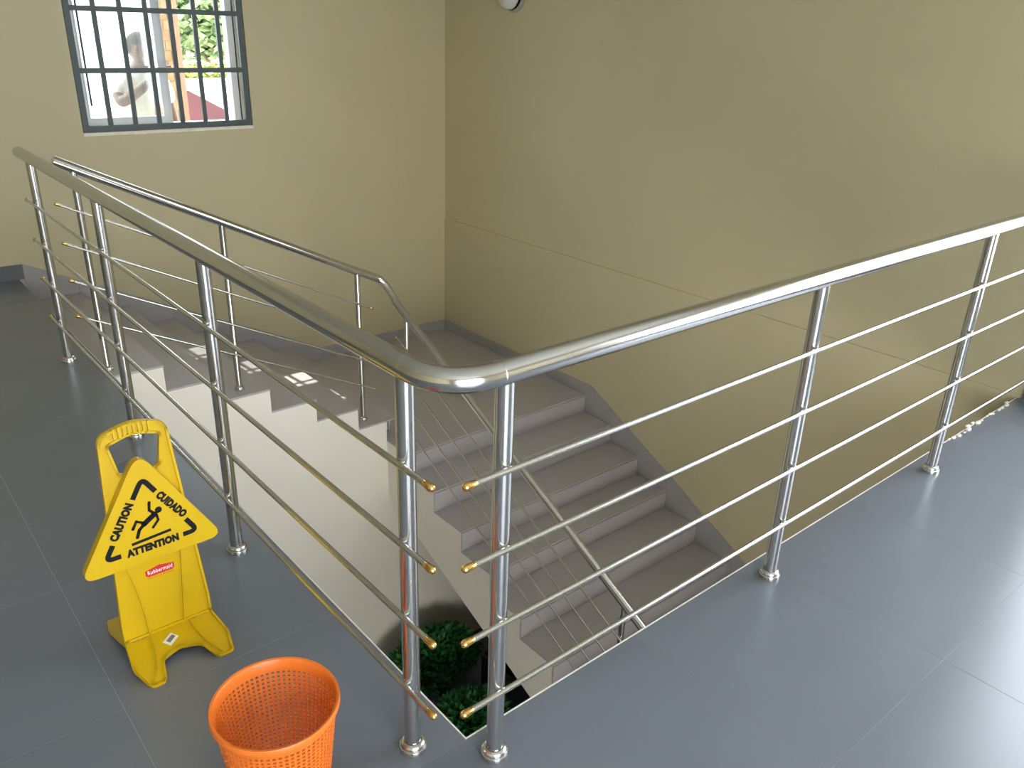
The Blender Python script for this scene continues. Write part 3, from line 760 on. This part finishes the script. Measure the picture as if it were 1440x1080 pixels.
# the head: the skinned knob on the neck is drawn out to a skull, jaw and brow
hc = Vector((PX + .035, PY - .05, 1.318)); fd = Vector((.82, -.57, -.08)).normalized(); sd_ = Vector((.57, .82, 0)).normalized(); up = fd.cross(sd_).normalized()
if up.z < 0: up = -up
def skull(d):                                        # radius of the head in local direction (forward, side, up)
    f, sg, u = d
    a_ = .098 if f > 0 else .102; b_ = .076; c_ = .114 if u > 0 else .112
    if u < 0: b_ *= 1 + .28 * u; a_ *= 1 + (.22 * u if f > 0 else .45 * u)      # jaw narrows, nape tucks in
    return 1 / math.sqrt((f / a_) ** 2 + (sg / b_) ** 2 + (u / c_) ** 2)
for v in body.data.vertices:
    q = v.co - hc
    if v.co.z > 1.215 and q.length < .25:
        d = Vector((q.dot(fd), q.dot(sd_), q.dot(up))).normalized(); r = skull(d)
        f, sg, u = d
        if f > .75: r += .016 * math.exp(-(sg / .13) ** 2 - ((u + .12) / .16) ** 2) + .006 * math.exp(-(sg / .25) ** 2 - ((u + .48) / .07) ** 2) - .006 * math.exp(-((abs(sg) - .33) / .14) ** 2 - ((u - .06) / .12) ** 2)
        t = min(1, (v.co.z - 1.215) / .025)
        v.co = v.co.lerp(hc + (fd * d.x + sd_ * d.y + up * d.z) * r, t)
def on(f, sg, u, k=1.): 
    d = Vector((f, sg, u)).normalized(); return hc + (fd * d.x + sd_ * d.y + up * d.z) * skull(d) * k
def blob(bm, c, r, sc=(1, 1, 1)):
    q = fd.to_track_quat('Y', 'Z').to_matrix().to_4x4()
    bmesh.ops.create_icosphere(bm, subdivisions=2, radius=r, matrix=Matrix.Translation(c) @ q @ Matrix.Diagonal((*sc, 1)))
for s_ in (-1, 1):
    bm = bmesh.new(); blob(bm, on(-.05, s_, -.02, 1.03), .026, (.38, .62, 1.15)); obj('ear', bm, M['skin'], body, True)
    bm = bmesh.new(); blob(bm, on(.92, s_ * .33, .06, .95), .0105, (1.2, .7, .7)); obj('eye', bm, M['hair'], body, True)
bm = bmesh.new(); blob(bm, on(1, 0, -.17, 1.02), .015, (.85, 1.15, 1.4)); obj('nose', bm, M['skin'], body, True)
bm = bmesh.new(); blob(bm, on(.95, 0, -.52, .985), .017, (1.5, .55, .5)); obj('mouth', bm, mat('lip', (.11, .04, .035), .5), body, True)
bm = bmesh.new(); bmesh.ops.create_icosphere(bm, subdivisions=4, radius=1)
for v in bm.verts:
    d = v.co.normalized(); v.co = hc + (fd * d.x + sd_ * d.y + up * d.z) * (skull(d) * 1.035)
kill = []
for v in bm.verts:
    q = v.co - hc; f, u = q.dot(fd), q.dot(up)
    if u < .030 + .030 * max(0, f / .1) - (.055 if f < -.03 else 0): kill.append(v)
bmesh.ops.delete(bm, geom=kill, context='VERTS')
obj('hair', bm, M['hair'], body, True)
# shirt, trousers, strap
SVx = [(PX, PY, .57), (PX - .005, PY, .78), (PX - .01, PY, .95), (PX - .005, PY - .01, 1.08), (PX + .004, PY - .018, 1.155), (PX - .10, PY - .06, 1.115), (PX - .165, PY - .10, 1.085), (PX - .180, PY - .165, 1.015), (PX + .13, PY + .05, 1.115), (PX + .19, PY + .06, 1.05), (PX + .21, PY + .058, .93)]
skin_obj('shirt', SVx, [(0, 1), (1, 2), (2, 3), (3, 4), (3, 5), (5, 6), (6, 7), (3, 8), (8, 9), (9, 10)], [(.165, .130), (.155, .122), (.172, .135), (.172, .140), (.092, .088), .092, .078, .066, .098, .086, .068], M['shirt'], pe)
TVx = [(PX, PY, .62), (PX - .085, PY, .54), (PX - .095, PY - .02, .13), (PX - .10, PY + .005, -.20), (PX + .085, PY, .54), (PX + .095, PY - .02, .13), (PX + .10, PY + .01, -.20)]
skin_obj('trousers', TVx, [(0, 1), (1, 2), (2, 3), (0, 4), (4, 5), (5, 6)], [(.150, .115), .100, .075, .066, .100, .075, .066], M['trous'], pe)
bm = bmesh.new()
tube(bm, [(PX + .055, PY - .118, 1.155), (PX + .060, PY - .135, 1.05), (PX + .055, PY - .138, .92), (PX + .055, PY - .135, .78)], .010, 8)
obj('strap', bm, M['strap'], pe, True)
